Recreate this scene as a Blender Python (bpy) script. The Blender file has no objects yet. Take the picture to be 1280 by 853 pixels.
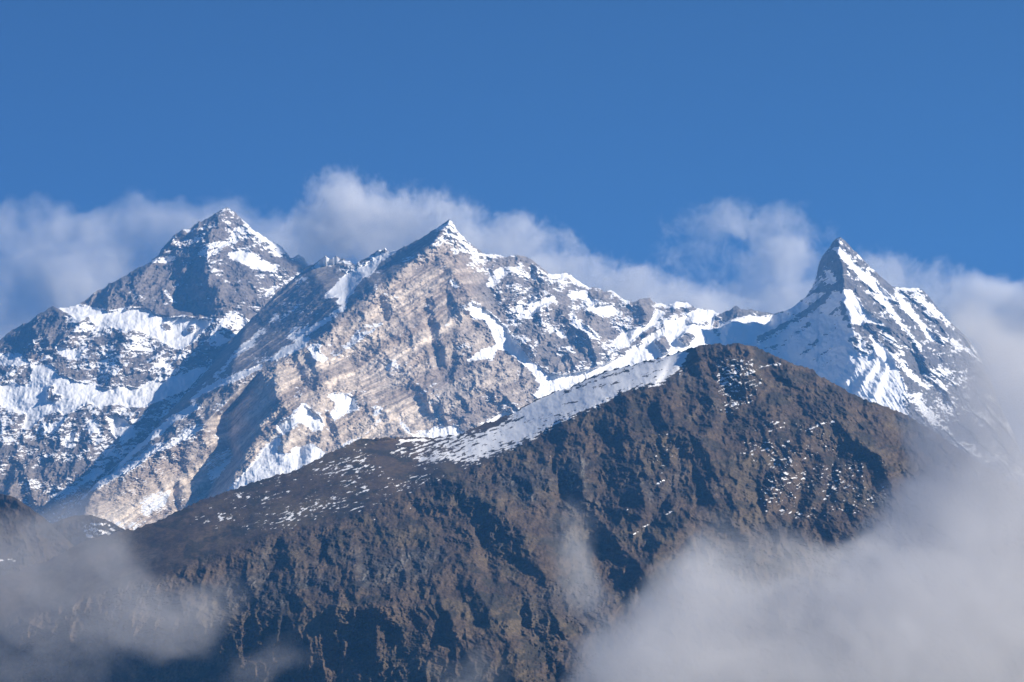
import bpy, math
import numpy as np
from mathutils import Vector
from mathutils.geometry import delaunay_2d_cdt

# ------------------------------------------------------------------ camera, sky, sun, exposure
PITCH = math.radians(10.0)
HFOV = math.radians(24.0)
scene = bpy.context.scene
C = scene.collection
cam_data = bpy.data.cameras.new("camera")
cam = bpy.data.objects.new("camera", cam_data)
C.objects.link(cam)
CAM_Z = 1.7
cam.location = (0, 0, CAM_Z)
cam.rotation_euler = (math.pi / 2 + PITCH, 0, 0)
cam_data.sensor_width = 36
cam_data.lens = 18 / math.tan(HFOV / 2)
cam_data.clip_start = 1.0
cam_data.clip_end = 400000
scene.camera = cam

SUN_ELEV = math.radians(31)
SUN_AZ = math.radians(72)      # to the right of the direction straight behind the camera
sdir = Vector((math.sin(SUN_AZ) * math.cos(SUN_ELEV), -math.cos(SUN_AZ) * math.cos(SUN_ELEV), math.sin(SUN_ELEV)))
world = bpy.data.worlds.new("World")
scene.world = world
world.use_nodes = True
nt = world.node_tree
bg = nt.nodes["Background"]
sky = nt.nodes.new("ShaderNodeTexSky")
sky.sky_type = 'NISHITA'
sky.sun_disc = False
sky.sun_elevation = SUN_ELEV
sky.sun_rotation = math.atan2(sdir.x, sdir.y)
sky.altitude = 6000
sky.air_density = 1.0
sky.dust_density = 0.0
sky.ozone_density = 10.0
nt.links.new(sky.outputs[0], bg.inputs[0])
bg.inputs[1].default_value = 0.056
sl = bpy.data.lights.new("sun", 'SUN')
sl.energy = 5.0
sl.angle = math.radians(0.5)
sl.color = (1.0, 0.93, 0.83)
so = bpy.data.objects.new("sun", sl)
C.objects.link(so)
so.location = (6000, -3000, 9000)
so.rotation_euler = sdir.to_track_quat('Z', 'Y').to_euler()
scene.view_settings.view_transform = 'Standard'
scene.view_settings.look = 'None'
scene.view_settings.exposure = 0.74
scene.view_settings.gamma = 1.0
scene.render.engine = 'CYCLES'
scene.cycles.max_bounces = 10
scene.cycles.diffuse_bounces = 2
scene.cycles.volume_bounces = 7
scene.cycles.transparent_max_bounces = 16
scene.cycles.volume_step_rate = 1.0
scene.cycles.volume_max_steps = 256
scene.cycles.use_denoising = True

# ------------------------------------------------------------------ numeric helpers
FPX = 640 / math.tan(HFOV / 2)
CP, SP = math.cos(PITCH), math.sin(PITCH)

def ray(u, v):
    """direction through a bearing/elevation pair on the 1280 x 853 survey sheet"""
    xc = (u - 640) / FPX
    zc = (426.5 - v) / FPX
    return xc, CP - zc * SP, SP + zc * CP

def world_pt(u, v, D):
    dx, dy, dz = ray(u, v)
    t = D / dy
    return dx * t, D + 0 * dx, dz * t + CAM_Z

rng = np.random.RandomState(7)
PERM = rng.permutation(4096).astype(np.int64)
ANG = rng.rand(4096) * 2 * np.pi
GX, GY = np.cos(ANG), np.sin(ANG)

def gnoise(x, y, seed=0):
    x = x + seed * 17.13; y = y - seed * 9.71
    xi = np.floor(x).astype(np.int64); yi = np.floor(y).astype(np.int64)
    xf = x - xi; yf = y - yi
    def g(ix, iy, fx, fy):
        h = PERM[(PERM[(ix + seed * 131) & 4095] + iy) & 4095]
        return GX[h] * fx + GY[h] * fy
    u = xf * xf * xf * (xf * (xf * 6 - 15) + 10)
    v = yf * yf * yf * (yf * (yf * 6 - 15) + 10)
    a = g(xi, yi, xf, yf); b = g(xi + 1, yi, xf - 1, yf)
    c = g(xi, yi + 1, xf, yf - 1); d = g(xi + 1, yi + 1, xf - 1, yf - 1)
    return ((a + (b - a) * u) * (1 - v) + (c + (d - c) * u) * v) * 1.5

def fbm(x, y, octv=5, gain=0.5, lac=2.03, seed=0):
    s = 0; a = 1; t = 0
    for i in range(octv):
        s = s + a * gnoise(x, y, seed + i); t += a
        a *= gain; x = x * lac; y = y * lac
    return s / t

def ridged(x, y, octv=6, gain=0.5, lac=2.1, seed=0):
    s = 0; a = 1.0; t = 0; w = 1.0
    for i in range(octv):
        n = 1 - np.abs(gnoise(x, y, seed + i)) * 1.6
        n = np.clip(n, 0, 1) ** 2 * w
        w = np.clip(n * 1.8, 0.15, 1)
        s = s + a * n; t += a
        a *= gain; x = x * lac + 3.1; y = y * lac - 1.7
    return s / t

def sstep(a, b, x):
    t = np.clip((x - a) / (b - a), 0, 1)
    return t * t * (3 - 2 * t)

def rot(x, y, deg):
    c, s = math.cos(math.radians(deg)), math.sin(math.radians(deg))
    return x * c + y * s, -x * s + y * c

# survey sheets (drawn a margin wider than the view)
MX, MY = 160, 120
W, H = 1280 + 2 * MX, 853 + 2 * MY

def blur(a, s):
    if s <= 0: return a
    r = int(3 * s) + 1
    k = np.exp(-0.5 * (np.arange(-r, r + 1) / s) ** 2); k /= k.sum()
    p = np.pad(a, ((r, r), (0, 0)), mode='edge')
    a = sum(k[i] * p[i:i + a.shape[0]] for i in range(2 * r + 1))
    p = np.pad(a, ((0, 0), (r, r)), mode='edge')
    return sum(k[i] * p[:, i:i + a.shape[1]] for i in range(2 * r + 1))

YY, XX = np.mgrid[0:H, 0:W].astype(np.float64)
XX -= MX; YY -= MY

def poly_mask(pts):
    pts = np.array(pts, float)
    x0, x1 = pts[:, 0].min() - 1, pts[:, 0].max() + 1
    y0, y1 = pts[:, 1].min() - 1, pts[:, 1].max() + 1
    i0, i1 = max(0, int(y0 + MY)), min(H, int(y1 + MY) + 2)
    j0, j1 = max(0, int(x0 + MX)), min(W, int(x1 + MX) + 2)
    m = np.zeros((H, W), bool)
    X = XX[i0:i1, j0:j1]; Y = YY[i0:i1, j0:j1]
    ins = np.zeros(X.shape, bool)
    n = len(pts)
    for a in range(n):
        xa, ya = pts[a]; xb, yb = pts[(a + 1) % n]
        if ya == yb: continue
        c = ((ya > Y) != (yb > Y)) & (X < (xb - xa) * (Y - ya) / (yb - ya) + xa)
        ins ^= c
    m[i0:i1, j0:j1] = ins
    return m

def line_dist(pts, X, Y):
    """distance of each place to a polyline, and position along it 0..1"""
    d = np.full(X.shape, 1e9); tt = np.zeros(X.shape)
    L = [math.dist(pts[i][:2], pts[i + 1][:2]) for i in range(len(pts) - 1)]
    tot = sum(L); acc = 0
    for i in range(len(pts) - 1):
        (xa, ya), (xb, yb) = pts[i][:2], pts[i + 1][:2]
        t = np.clip(((X - xa) * (xb - xa) + (Y - ya) * (yb - ya)) / max(L[i] ** 2, 1e-9), 0, 1)
        dd = np.hypot(X - xa - t * (xb - xa), Y - ya - t * (yb - ya))
        m = dd < d
        d[m] = dd[m]; tt[m] = ((acc + t * L[i]) / tot)[m]
        acc += L[i]
    return d, tt

def sheet(base, items, soft=1.5):
    a = np.full((H, W), float(base))
    for it in items:
        if it[0] == 'p':
            a[poly_mask(it[2])] = it[1]
        else:                                    # stroke: ('s', value, width, pts)
            ax = [p[0] for p in it[3]]; ay = [p[1] for p in it[3]]; w = it[2]
            j0, j1 = max(0, int(min(ax) - w + MX) - 2), min(W, int(max(ax) + w + MX) + 3)
            i0, i1 = max(0, int(min(ay) - w + MY) - 2), min(H, int(max(ay) + w + MY) + 3)
            if j1 <= j0 or i1 <= i0: continue
            d, _ = line_dist(it[3], XX[i0:i1, j0:j1], YY[i0:i1, j0:j1])
            a[i0:i1, j0:j1][d < w / 2] = it[1]
    return blur(a, soft)

def sample(a, u, v):
    x = np.clip(u + MX, 0, W - 1.001); y = np.clip(v + MY, 0, H - 1.001)
    i = x.astype(int); j = y.astype(int); fx = x - i; fy = y - j
    return (a[j, i] * (1 - fx) + a[j, i + 1] * fx) * (1 - fy) + (a[j + 1, i] * (1 - fx) + a[j + 1, i + 1] * fx) * fy

def tin(points, lines):
    """faceted surface through surveyed points (bearing, elevation, distance in km); lines join point names"""
    names = list(points.keys())
    P = np.array([points[k] for k in names], float)
    edges = []
    for ln in lines:
        ks = ln.split()
        edges += [(names.index(ks[i]), names.index(ks[i + 1])) for i in range(len(ks) - 1)]
    co = [Vector((p[0], p[1])) for p in P]
    vo, _, fo, ov, _, _ = delaunay_2d_cdt(co, edges, [], 0, 0.01)
    _, dy, _ = ray(P[:, 0], P[:, 1])
    inv = dy / (P[:, 2] * 1000)
    vals = []
    for k, q in enumerate(vo):
        if ov[k]:
            vals.append(inv[ov[k][0]])
        else:                                   # an intersection: nearest surveyed values
            w = 1 / ((P[:, 0] - q[0]) ** 2 + (P[:, 1] - q[1]) ** 2 + 1)
            w = w ** 2
            vals.append((w * inv).sum() / w.sum())
    out = np.zeros((H, W))
    for f in fo:
        a, b, c = [vo[i] for i in f[:3]]
        va, vb, vc = [vals[i] for i in f[:3]]
        i0, i1 = max(0, int(min(a[1], b[1], c[1]) + MY) - 1), min(H, int(max(a[1], b[1], c[1]) + MY) + 3)
        j0, j1 = max(0, int(min(a[0], b[0], c[0]) + MX) - 1), min(W, int(max(a[0], b[0], c[0]) + MX) + 3)
        if i1 <= i0 or j1 <= j0: continue
        X = XX[i0:i1, j0:j1]; Y = YY[i0:i1, j0:j1]
        den = (b[1] - c[1]) * (a[0] - c[0]) + (c[0] - b[0]) * (a[1] - c[1])
        if abs(den) < 1e-9: continue
        l1 = ((b[1] - c[1]) * (X - c[0]) + (c[0] - b[0]) * (Y - c[1])) / den
        l2 = ((c[1] - a[1]) * (X - c[0]) + (a[0] - c[0]) * (Y - c[1])) / den
        l3 = 1 - l1 - l2
        m = (l1 >= -1e-6) & (l2 >= -1e-6) & (l3 >= -1e-6)
        out[i0:i1, j0:j1][m] = (l1 * va + l2 * vb + l3 * vc)[m]
    # fill outside hull from nearest filled along rows/cols
    for r in range(H):
        nz = np.nonzero(out[r])[0]
        if len(nz):
            out[r, :nz[0]] = out[r, nz[0]]; out[r, nz[-1]:] = out[r, nz[-1]]
            z = np.nonzero(out[r] == 0)[0]
            if len(z): out[r, z] = np.interp(z, np.nonzero(out[r])[0], out[r][out[r] != 0])
    rows = np.nonzero(out.any(axis=1))[0]
    out[:rows[0]] = out[rows[0]]; out[rows[-1]:] = out[rows[-1]]
    return out

# ------------------------------------------------------------------ materials
def terrain_material(name, rough=0.9, snow_col=(0.87, 0.86, 0.85), scale=0.02, fine=0.10):
    m = bpy.data.materials.new(name); m.use_nodes = True
    t = m.node_tree; N = t.nodes; L = t.links
    b = N["Principled BSDF"]
    b.inputs["Roughness"].default_value = rough
    b.inputs["Specular IOR Level"].default_value = 0.15
    a = N.new("ShaderNodeAttribute"); a.attribute_name = "snow"
    c = N.new("ShaderNodeAttribute"); c.attribute_name = "rock_colour"
    geo = N.new("ShaderNodeNewGeometry")
    n1 = N.new("ShaderNodeTexNoise"); n1.inputs["Scale"].default_value = scale
    n1.inputs["Detail"].default_value = 5; n1.inputs["Roughness"].default_value = 0.65
    L.new(geo.outputs["Position"], n1.inputs["Vector"])
    add = N.new("ShaderNodeMath"); add.operation = 'MULTIPLY_ADD'
    L.new(n1.outputs[0], add.inputs[0]); add.inputs[1].default_value = fine * 2
    L.new(a.outputs["Fac"], add.inputs[2])
    mr = N.new("ShaderNodeMapRange"); mr.interpolation_type = 'SMOOTHSTEP'
    mr.inputs[1].default_value = 0.44 + fine; mr.inputs[2].default_value = 0.56 + fine
    L.new(add.outputs[0], mr.inputs[0])
    n2 = N.new("ShaderNodeTexNoise"); n2.inputs["Scale"].default_value = scale * 1.7
    n2.inputs["Detail"].default_value = 6; n2.inputs["Roughness"].default_value = 0.7
    L.new(geo.outputs["Position"], n2.inputs["Vector"])
    m2 = N.new("ShaderNodeMapRange"); m2.inputs[1].default_value = 0.25; m2.inputs[2].default_value = 0.75
    m2.inputs[3].default_value = 0.32; m2.inputs[4].default_value = 1.68
    L.new(n2.outputs[0], m2.inputs[0])
    mul = N.new("ShaderNodeVectorMath"); mul.operation = 'SCALE'
    L.new(c.outputs["Color"], mul.inputs[0]); L.new(m2.outputs[0], mul.inputs["Scale"])
    mix = N.new("ShaderNodeMix"); mix.data_type = 'RGBA'
    L.new(mr.outputs[0], mix.inputs[0]); L.new(mul.outputs[0], mix.inputs[6])
    mix.inputs[7].default_value = (*snow_col, 1)
    L.new(mix.outputs[2], b.inputs["Base Color"])
    return m

MAT_ROCK = terrain_material("weathered_rock_and_snow", scale=0.012, fine=0.13)
MAT_HILL = terrain_material("dry_grass_and_scree", scale=0.045, fine=0.12)

# ------------------------------------------------------------------ terrain builder
def range_mesh(name, label, mat, skyline, points, lines, u0, u1, vbot, nu, nv, rocky, snow_items, snow_base,
               colour, spurs=(), crest_jag=1.5, crease_blur=2.0, warp=5.0, extra_disp=None, snow_fn=None,
               back=(40, 3500, 0.8), fleck=0.52, calm=None, spur_k=1.0, snow_slope=1.9, seed=1):
    us = np.linspace(u0, u1, nu)
    sk = np.array(skyline, float)
    vs = np.interp(us, sk[:, 0], sk[:, 1])
    vs = vs + crest_jag * fbm(us / 14, us * 0 + seed, 5, 0.65, 2.1, seed) + crest_jag * 1.1 * (0.5 - ridged(us / 13, us * 0 + seed * 3.3, 3, .6, 2.1, seed + 2))
    tt = np.linspace(0, 1, nv) ** 1.0
    V = vs[None, :] + (vbot - vs)[None, :] * tt[:, None]
    U = np.repeat(us[None, :], nv, 0)
    base = blur(tin(points, lines), crease_blur)
    wu = warp * fbm(U / 28, V / 28, 5, 0.55, 2.1, seed + 20)
    wv = warp * fbm(U / 28, V / 28, 5, 0.55, 2.1, seed + 30)
    if calm is not None:
        cm = 1 - 0.85 * sample(calm, U, V)
        wu = wu * cm; wv = wv * cm
    inv = sample(base, U + wu, V + wv)
    _, dy, _ = ray(U, V)
    D = dy / inv
    rel = np.zeros((H, W))                      # spurs: (line, metres towards the viewer (negative: a gully), half width)
    for pts, hgt, wid in spurs:
        ax = [p[0] for p in pts]; ay = [p[1] for p in pts]
        j0, j1 = max(0, int(min(ax) - wid + MX) - 2), min(W, int(max(ax) + wid + MX) + 3)
        i0, i1 = max(0, int(min(ay) - wid + MY) - 2), min(H, int(max(ay) + wid + MY) + 3)
        if j1 <= j0 or i1 <= i0: continue
        d, al = line_dist(pts, XX[i0:i1, j0:j1], YY[i0:i1, j0:j1])
        prof = np.clip(1 - d / wid, 0, 1)
        rel[i0:i1, j0:j1] += hgt * prof * np.clip(np.minimum(al * 6, (1 - al) * 6) + 0.3, 0, 1)
    D = D - spur_k * sample(blur(rel, 1.3), U + wu * 1.2, V + wv * 1.2)
    X, Y, Z = world_pt(U, V, D)
    bias = sample(snow_items if isinstance(snow_items, np.ndarray) else sheet(snow_base, snow_items), U + 0.35 * wu + 1.5 * fbm(U / 5, V / 5, 3, .5, 2, 77),
                  V + 0.35 * wv + 1.5 * fbm(U / 5, V / 5, 3, .5, 2, 88))
    disp = rocky(X, Y, Z, U, V, bias)
    edge = sstep(0, 6, (V - vs[None, :]))
    D2 = D - disp * (0.35 + 0.65 * edge)
    X, Y, Z = world_pt(U, V, D2)
    # normals on the grid
    P = np.stack([X, Y, Z], -1)
    du = np.gradient(P, axis=1); dv = np.gradient(P, axis=0)
    Nn = np.cross(du, dv); Nn /= np.linalg.norm(Nn, axis=-1, keepdims=True) + 1e-9
    Nn *= np.sign(-Nn[..., 1:2] + 1e-9)
    up = Nn[..., 2]
    upl = up - blur(up, 6)
    n1 = fbm(X / 260, Z / 190, 6, 0.62, 2.1, seed + 5)
    n2 = fbm(X / 46, Z / 30, 4, 0.8, 2.1, seed + 6)
    snow = bias + (0.72 * n1 + fleck * n2 + snow_slope * 0.25 * upl) * (1 - 0.75 * sstep(0.75, 1.0, bias))
    if snow_fn is not None: snow = snow_fn(snow, X, Y, Z, U, V, bias, up)
    col = colour(X, Y, Z, U, V, up)
    # the far side of the range
    nb, run, fall = back
    s = np.linspace(0, 1, nb + 1)[1:] ** 1.5
    bx, by, bz = X[0], Y[0], Z[0]
    BX = bx[None] + 0 * s[:, None]
    BY = by[None] + run * s[:, None]
    nz = fbm(BX / 700, BY / 700, 5, 0.5, 2.1, seed + 9)
    BZ = np.maximum(bz[None] - run * fall * s[:, None] + nz * 180 * np.minimum(1, s[:, None] * 3), -5)
    X = np.vstack([BX[::-1], X]); Y = np.vstack([BY[::-1], Y]); Z = np.vstack([BZ[::-1], Z])
    snow = np.vstack([np.repeat(snow[:1], nb, 0) * 0 + 0.45 + 0.5 * nz[::-1], snow])
    col = np.concatenate([np.repeat(col[:1], nb, 0), col], 0)
    # foot: run down to the valley floor in front
    fx, fy, fz = X[-1], Y[-1], Z[-1]
    nf = 12
    s = np.linspace(0, 1, nf + 1)[1:]
    FX = fx[None] + 0 * s[:, None]
    FZ = fz[None] * (1 - s[:, None]) ** 1.3 - 3 * s[:, None]
    FY = fy[None] - (fz[None] * 1.25) * s[:, None]
    X = np.vstack([X, FX]); Y = np.vstack([Y, FY]); Z = np.vstack([Z, FZ])
    snow = np.vstack([snow, np.full((nf, nu), 0.0)])
    col = np.concatenate([col, np.repeat(col[-1:], nf, 0)], 0)
    nr = X.shape[0]
    me = bpy.data.meshes.new(name)
    co = np.stack([X, Y, Z], -1).reshape(-1, 3).astype(np.float32)
    idx = np.arange(nr * nu).reshape(nr, nu)
    q = np.stack([idx[:-1, :-1], idx[1:, :-1], idx[1:, 1:], idx[:-1, 1:]], -1).reshape(-1, 4)
    me.vertices.add(len(co)); me.vertices.foreach_set("co", co.ravel())
    me.loops.add(q.size); me.loops.foreach_set("vertex_index", q.ravel().astype(np.int32))
    me.polygons.add(len(q))
    me.polygons.foreach_set("loop_start", np.arange(0, q.size, 4, dtype=np.int32))
    me.polygons.foreach_set("loop_total", np.full(len(q), 4, np.int32))
    me.update(calc_edges=True)
    me.polygons.foreach_set("use_smooth", np.ones(len(q), bool))
    a = me.attributes.new("snow", 'FLOAT', 'POINT'); a.data.foreach_set("value", snow.ravel().astype(np.float32))
    a = me.attributes.new("rock_colour", 'FLOAT_COLOR', 'POINT')
    rgba = np.concatenate([col.reshape(-1, 3), np.ones((nr * nu, 1))], 1)
    a.data.foreach_set("color", rgba.ravel().astype(np.float32))
    me.materials.append(mat)
    o = bpy.data.objects.new(name, me); C.objects.link(o)
    o["kind"] = "structure"; o["label"] = label
    return o

def mixc(a, b, t):
    return np.array(a)[None, None] * (1 - t[..., None]) + np.array(b)[None, None] * t[..., None]

def crags(X, Z, seed):
    """broken blocks and ribs a few tens of metres across"""
    wx = 40 * fbm(X / 130, Z / 130, 3, .5, 2, seed + 40)
    return ridged((X + wx) / 150, (Z + wx) / 190, 4, .68, 2.1, seed + 41)

def flutes(X, Z, deg, w, seed):
    """narrow ribs running down the fall line"""
    a, b = rot(X, Z, deg)
    return ridged(a / w, b / (w * 7), 3, 0.5, 2.1, seed)

SNOW_W = lambda b: sstep(0.6, 0.95, b)

# ================================================================== LEFT MASSIF
SKY_L = [(-170, 500), (-90, 470), (-40, 445), (0, 424), (15, 413), (32, 404), (50, 391), (66, 383), (80, 384), (100, 380), (112, 371), (125, 362), (137, 355), (150, 347),
         (165, 339), (180, 331), (190, 325), (200, 315), (205, 307), (210, 302), (220, 292), (230, 286), (240, 284), (250, 277), (258, 274), (265, 269),
         (277, 260), (283, 259), (289, 262), (295, 266), (303, 273), (310, 280), (320, 289), (335, 299), (350, 307), (357, 314), (362, 322), (368, 321), (374, 318), (380, 323), (386, 332),
         (400, 345), (450, 380), (520, 430), (600, 500)]
L_PTS = dict(
    a0=(-170, 500, 22.6), a1=(0, 424, 23.2), a2=(66, 383, 23.3), a3=(100, 380, 23.6), a4=(200, 315, 24.2), a5=(283, 259, 24.6), a6=(320, 289, 24.5), a7=(357, 314, 24.7), a8=(386, 332, 24.8), a9=(600, 500, 25),
    b1=(140, 389, 23.0), b2=(212, 396, 22.9), b3=(267, 401, 22.7), b4=(300, 385, 22.9), b0=(75, 395, 22.75),
    s1=(262, 305, 23.9), s2=(262, 340, 23.5), s3=(280, 385, 23.0), s5=(215, 345, 23.8), s6=(222, 390, 23.2), s7=(300, 335, 23.6), s8=(330, 345, 23.6),
    c1=(155, 420, 22.3), c2=(220, 437, 22.2), c3=(252, 420, 22.5), c4=(85, 440, 22.25), c5=(30, 440, 22.5),
    d1=(65, 456, 21.95), d2=(135, 485, 21.5), d3=(190, 476, 21.7), d4=(255, 461, 21.8), d5=(0, 470, 22.0),
    e1=(35, 535, 20.9), e2=(100, 515, 20.9), e3=(180, 510, 21.0), e4=(235, 487, 21.4), e5=(-60, 540, 20.8),
    f1=(0, 620, 19.9), f2=(90, 630, 19.8), f3=(140, 560, 20.4), f4=(200, 560, 20.6), f5=(-170, 640, 19.8), f6=(60, 580, 20.3),
    g1=(-170, 760, 18.8), g2=(300, 760, 19), g3=(600, 760, 19.4), g4=(400, 500, 22.2))
L_LINES = ["a5 s1 s2 s3", "s5 s6", "a2 b0 b1 b2 b3 b4", "c1 c2 c3", "d1 d2 d3 d4", "e1 e2 e3 e4"]
L_SPURS = [([(283, 262), (268, 300)], 60, 20), ([(256, 338), (272, 362), (288, 392)], 190, 34), ([(240, 372), (232, 396)], -60, 14), ([(205, 366), (222, 392)], 60, 14),
           ([(200, 318), (180, 350), (165, 380)], 70, 14), ([(150, 350), (140, 384)], 50, 12), ([(320, 300), (305, 330), (318, 360)], 80, 16),
           ([(286, 384), (275, 405), (255, 430)], 150, 20), ([(60, 388), (45, 410), (30, 440)], 150, 20), ([(100, 384), (90, 420), (70, 450)], 80, 18),
           ([(170, 415), (150, 440), (140, 475)], 90, 18), ([(125, 412), (115, 440), (95, 470)], 70, 16),
           ([(155, 484), (140, 508), (128, 530)], 60, 12), ([(72, 470), (55, 500)], 50, 8),
           ([(180, 510), (165, 540), (150, 585), (120, 610)], 120, 24), ([(120, 515), (115, 550), (90, 590), (60, 620)], 120, 24), ([(40, 540), (45, 575), (20, 600)], 90, 20),
           ([(220, 500), (200, 530)], 60, 14), ([(0, 520), (5, 560), (-20, 600)], 100, 20)]
L_SNOW = [
    ('p', .10, [(100, 380), (125, 362), (200, 315), (262, 340), (300, 370), (290, 395), (225, 396), (140, 387)]),
    ('p', .10, [(0, 424), (66, 383), (80, 400), (70, 430), (45, 450), (20, 440)]),
    ('p', .22, [(205, 305), (283, 259), (360, 318), (386, 332), (340, 352), (300, 370), (262, 330), (225, 325), (205, 318)]),
    ('p', .42, [(85, 392), (140, 405), (200, 425), (240, 445), (230, 460), (150, 470), (100, 460), (70, 440)]),
    ('p', .40, [(0, 440), (40, 452), (60, 500), (260, 480), (200, 540), (120, 590), (60, 600), (0, 560)]),
    ('p', .22, [(60, 545), (130, 560), (110, 610), (60, 640), (0, 640), (0, 560)]),
    ('p', 1., [(66, 383), (100, 380), (112, 384), (140, 389), (165, 384), (185, 386), (190, 390), (212, 395), (235, 397), (267, 400), (252, 415), (237, 432), (220, 437), (200, 426), (180, 415), (165, 412), (155, 417), (140, 410), (120, 407), (110, 395), (95, 400), (85, 391)]),
    ('p', .1, [(202, 405), (210, 404), (216, 409), (212, 413), (204, 411)]), ('p', .1, [(234, 411), (242, 407), (244, 411), (238, 415)]),
    ('p', .75, [(286, 385), (307, 397), (320, 410), (316, 420), (295, 425), (270, 435), (260, 425), (270, 407)]),
    ('p', .3, [(275, 412), (290, 403), (296, 408), (282, 420)]),
    ('p', .85, [(67, 430), (80, 432), (102, 440), (100, 450), (75, 445)]),
    ('p', 1., [(42, 455), (65, 456), (72, 467), (97, 477), (135, 485), (155, 481), (172, 486), (190, 475), (205, 477), (225, 467), (250, 460), (260, 461), (247, 477), (232, 487), (215, 494), (180, 509), (160, 507), (150, 502), (125, 510), (110, 502), (95, 512), (80, 520), (72, 512), (50, 525), (37, 537), (27, 535), (32, 517), (18, 512), (0, 507), (0, 480), (22, 480), (37, 482)]),
    ('p', .1, [(60, 487), (68, 480), (66, 492), (78, 496), (72, 500), (60, 500)]),
    ('p', .7, [(75, 555), (88, 535), (100, 540), (95, 560), (85, 562)]), ('p', .85, [(132, 520), (145, 515), (160, 525), (172, 545), (155, 552), (140, 545)]),
    ('p', .75, [(107, 525), (125, 523), (122, 535), (112, 545)]), ('p', .65, [(50, 530), (75, 530), (70, 542), (55, 542)]),
    ('p', .8, [(115, 583), (128, 582), (130, 590), (105, 605), (70, 625), (75, 617), (100, 600)]),
    ('p', .75, [(0, 440), (25, 443), (40, 455), (20, 460), (0, 455)]),
    ('p', .62, [(262, 303), (285, 298), (297, 283), (310, 280), (325, 292), (345, 310), (357, 318), (350, 322), (335, 315), (318, 302), (305, 298), (292, 300), (275, 312), (258, 325), (248, 318)]), ('s', .8, 4, [(312, 284), (330, 297), (352, 315)]), ('s', .8, 5, [(262, 318), (280, 306), (296, 299)]),
    ('p', .85, [(288, 312), (310, 312), (330, 325), (352, 333), (340, 340), (315, 335), (300, 330), (285, 322)]),
    ('p', .8, [(188, 326), (215, 319), (225, 325), (205, 329), (190, 329)]), ('s', .5, 3, [(262, 270), (277, 262), (283, 260), (300, 270), (312, 282)]),
    ('s', .8, 3, [(230, 287), (240, 290)]), ('s', .75, 3, [(207, 366), (215, 375), (222, 380)]),
]

def rock_L(X, Y, Z, U, V, bias):
    w = SNOW_W(bias)
    a, b = rot(X, Z, -12)
    zone = .45 + .95 * sstep(-.25, .3, fbm(X / 600, Z / 450, 3, .5, 2, 203))
    r = ridged(a / 520, b / 760, 7, 0.56, 2.15, 3) * 215 + fbm(X / 80, Z / 60, 4, 0.8, 2.1, 4) * 50 * zone
    f = flutes(X, Z, 12, 52, 5) * 10 + fbm(X / 300, Z / 300, 3, .5, 2, 6) * 25
    st = fbm(X / 900, (Z - X * 0.25) / 70, 3, 0.7, 2.2, 8) * 22
    return (r + st + 62 * crags(X, Z, 5)) * (1 - w) + (f + 0.2 * r) * w

def col_L(X, Y, Z, U, V, up):
    n = fbm(X / 500, Z / 400, 5, 0.55, 2.1, 11) * .5 + .5
    s = fbm(X / 700, (Z - 0.35 * X) / 70, 3, 0.7, 2.1, 12)
    c = mixc((.115, .105, .105), (.225, .185, .155), np.clip(n * 1.3 - .15 + .5 * s, 0, 1))
    warm = sstep(560, 650, V) * sstep(60, -40, U - 60) * .6
    return c * (1 - warm[..., None]) + np.array((.33, .26, .2)) * warm[..., None]

range_mesh("mountain", "grey rock massif with a pyramid summit and two snow bowls, left of the tan peak", MAT_ROCK,
           SKY_L, L_PTS, L_LINES, -165, 560, 720, 1000, 560, rock_L, L_SNOW, .3, col_L, L_SPURS, crest_jag=2.6, seed=1)

# ================================================================== CENTRAL PEAK AND ITS LONG RIDGE
SKY_C = [(-60, 770), (-20, 735), (40, 680), (90, 632), (130, 595), (180, 550), (225, 500), (262, 455), (310, 402), (350, 362), (386, 332), (392, 330), (405, 321), (413, 323), (420, 320), (437, 327), (445, 331), (452, 324),
         (462, 320), (472, 313), (482, 310), (487, 315), (498, 311), (510, 307), (520, 301), (537, 291), (550, 282), (556, 277), (561, 274), (567, 277), (570, 284), (578, 294), (585, 302), (594, 308), (602, 316), (610, 317),
         (625, 318), (632, 321), (645, 318), (652, 321), (660, 321), (672, 330), (685, 341), (700, 342), (706, 339), (713, 344), (725, 351), (737, 359), (750, 360), (755, 365), (762, 361), (770, 367), (780, 375), (790, 377),
         (800, 374), (812, 372), (817, 378), (825, 380), (837, 380), (850, 376), (860, 378), (870, 385), (885, 385), (897, 390), (920, 396), (960, 410), (1000, 440), (1060, 500)]
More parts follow.
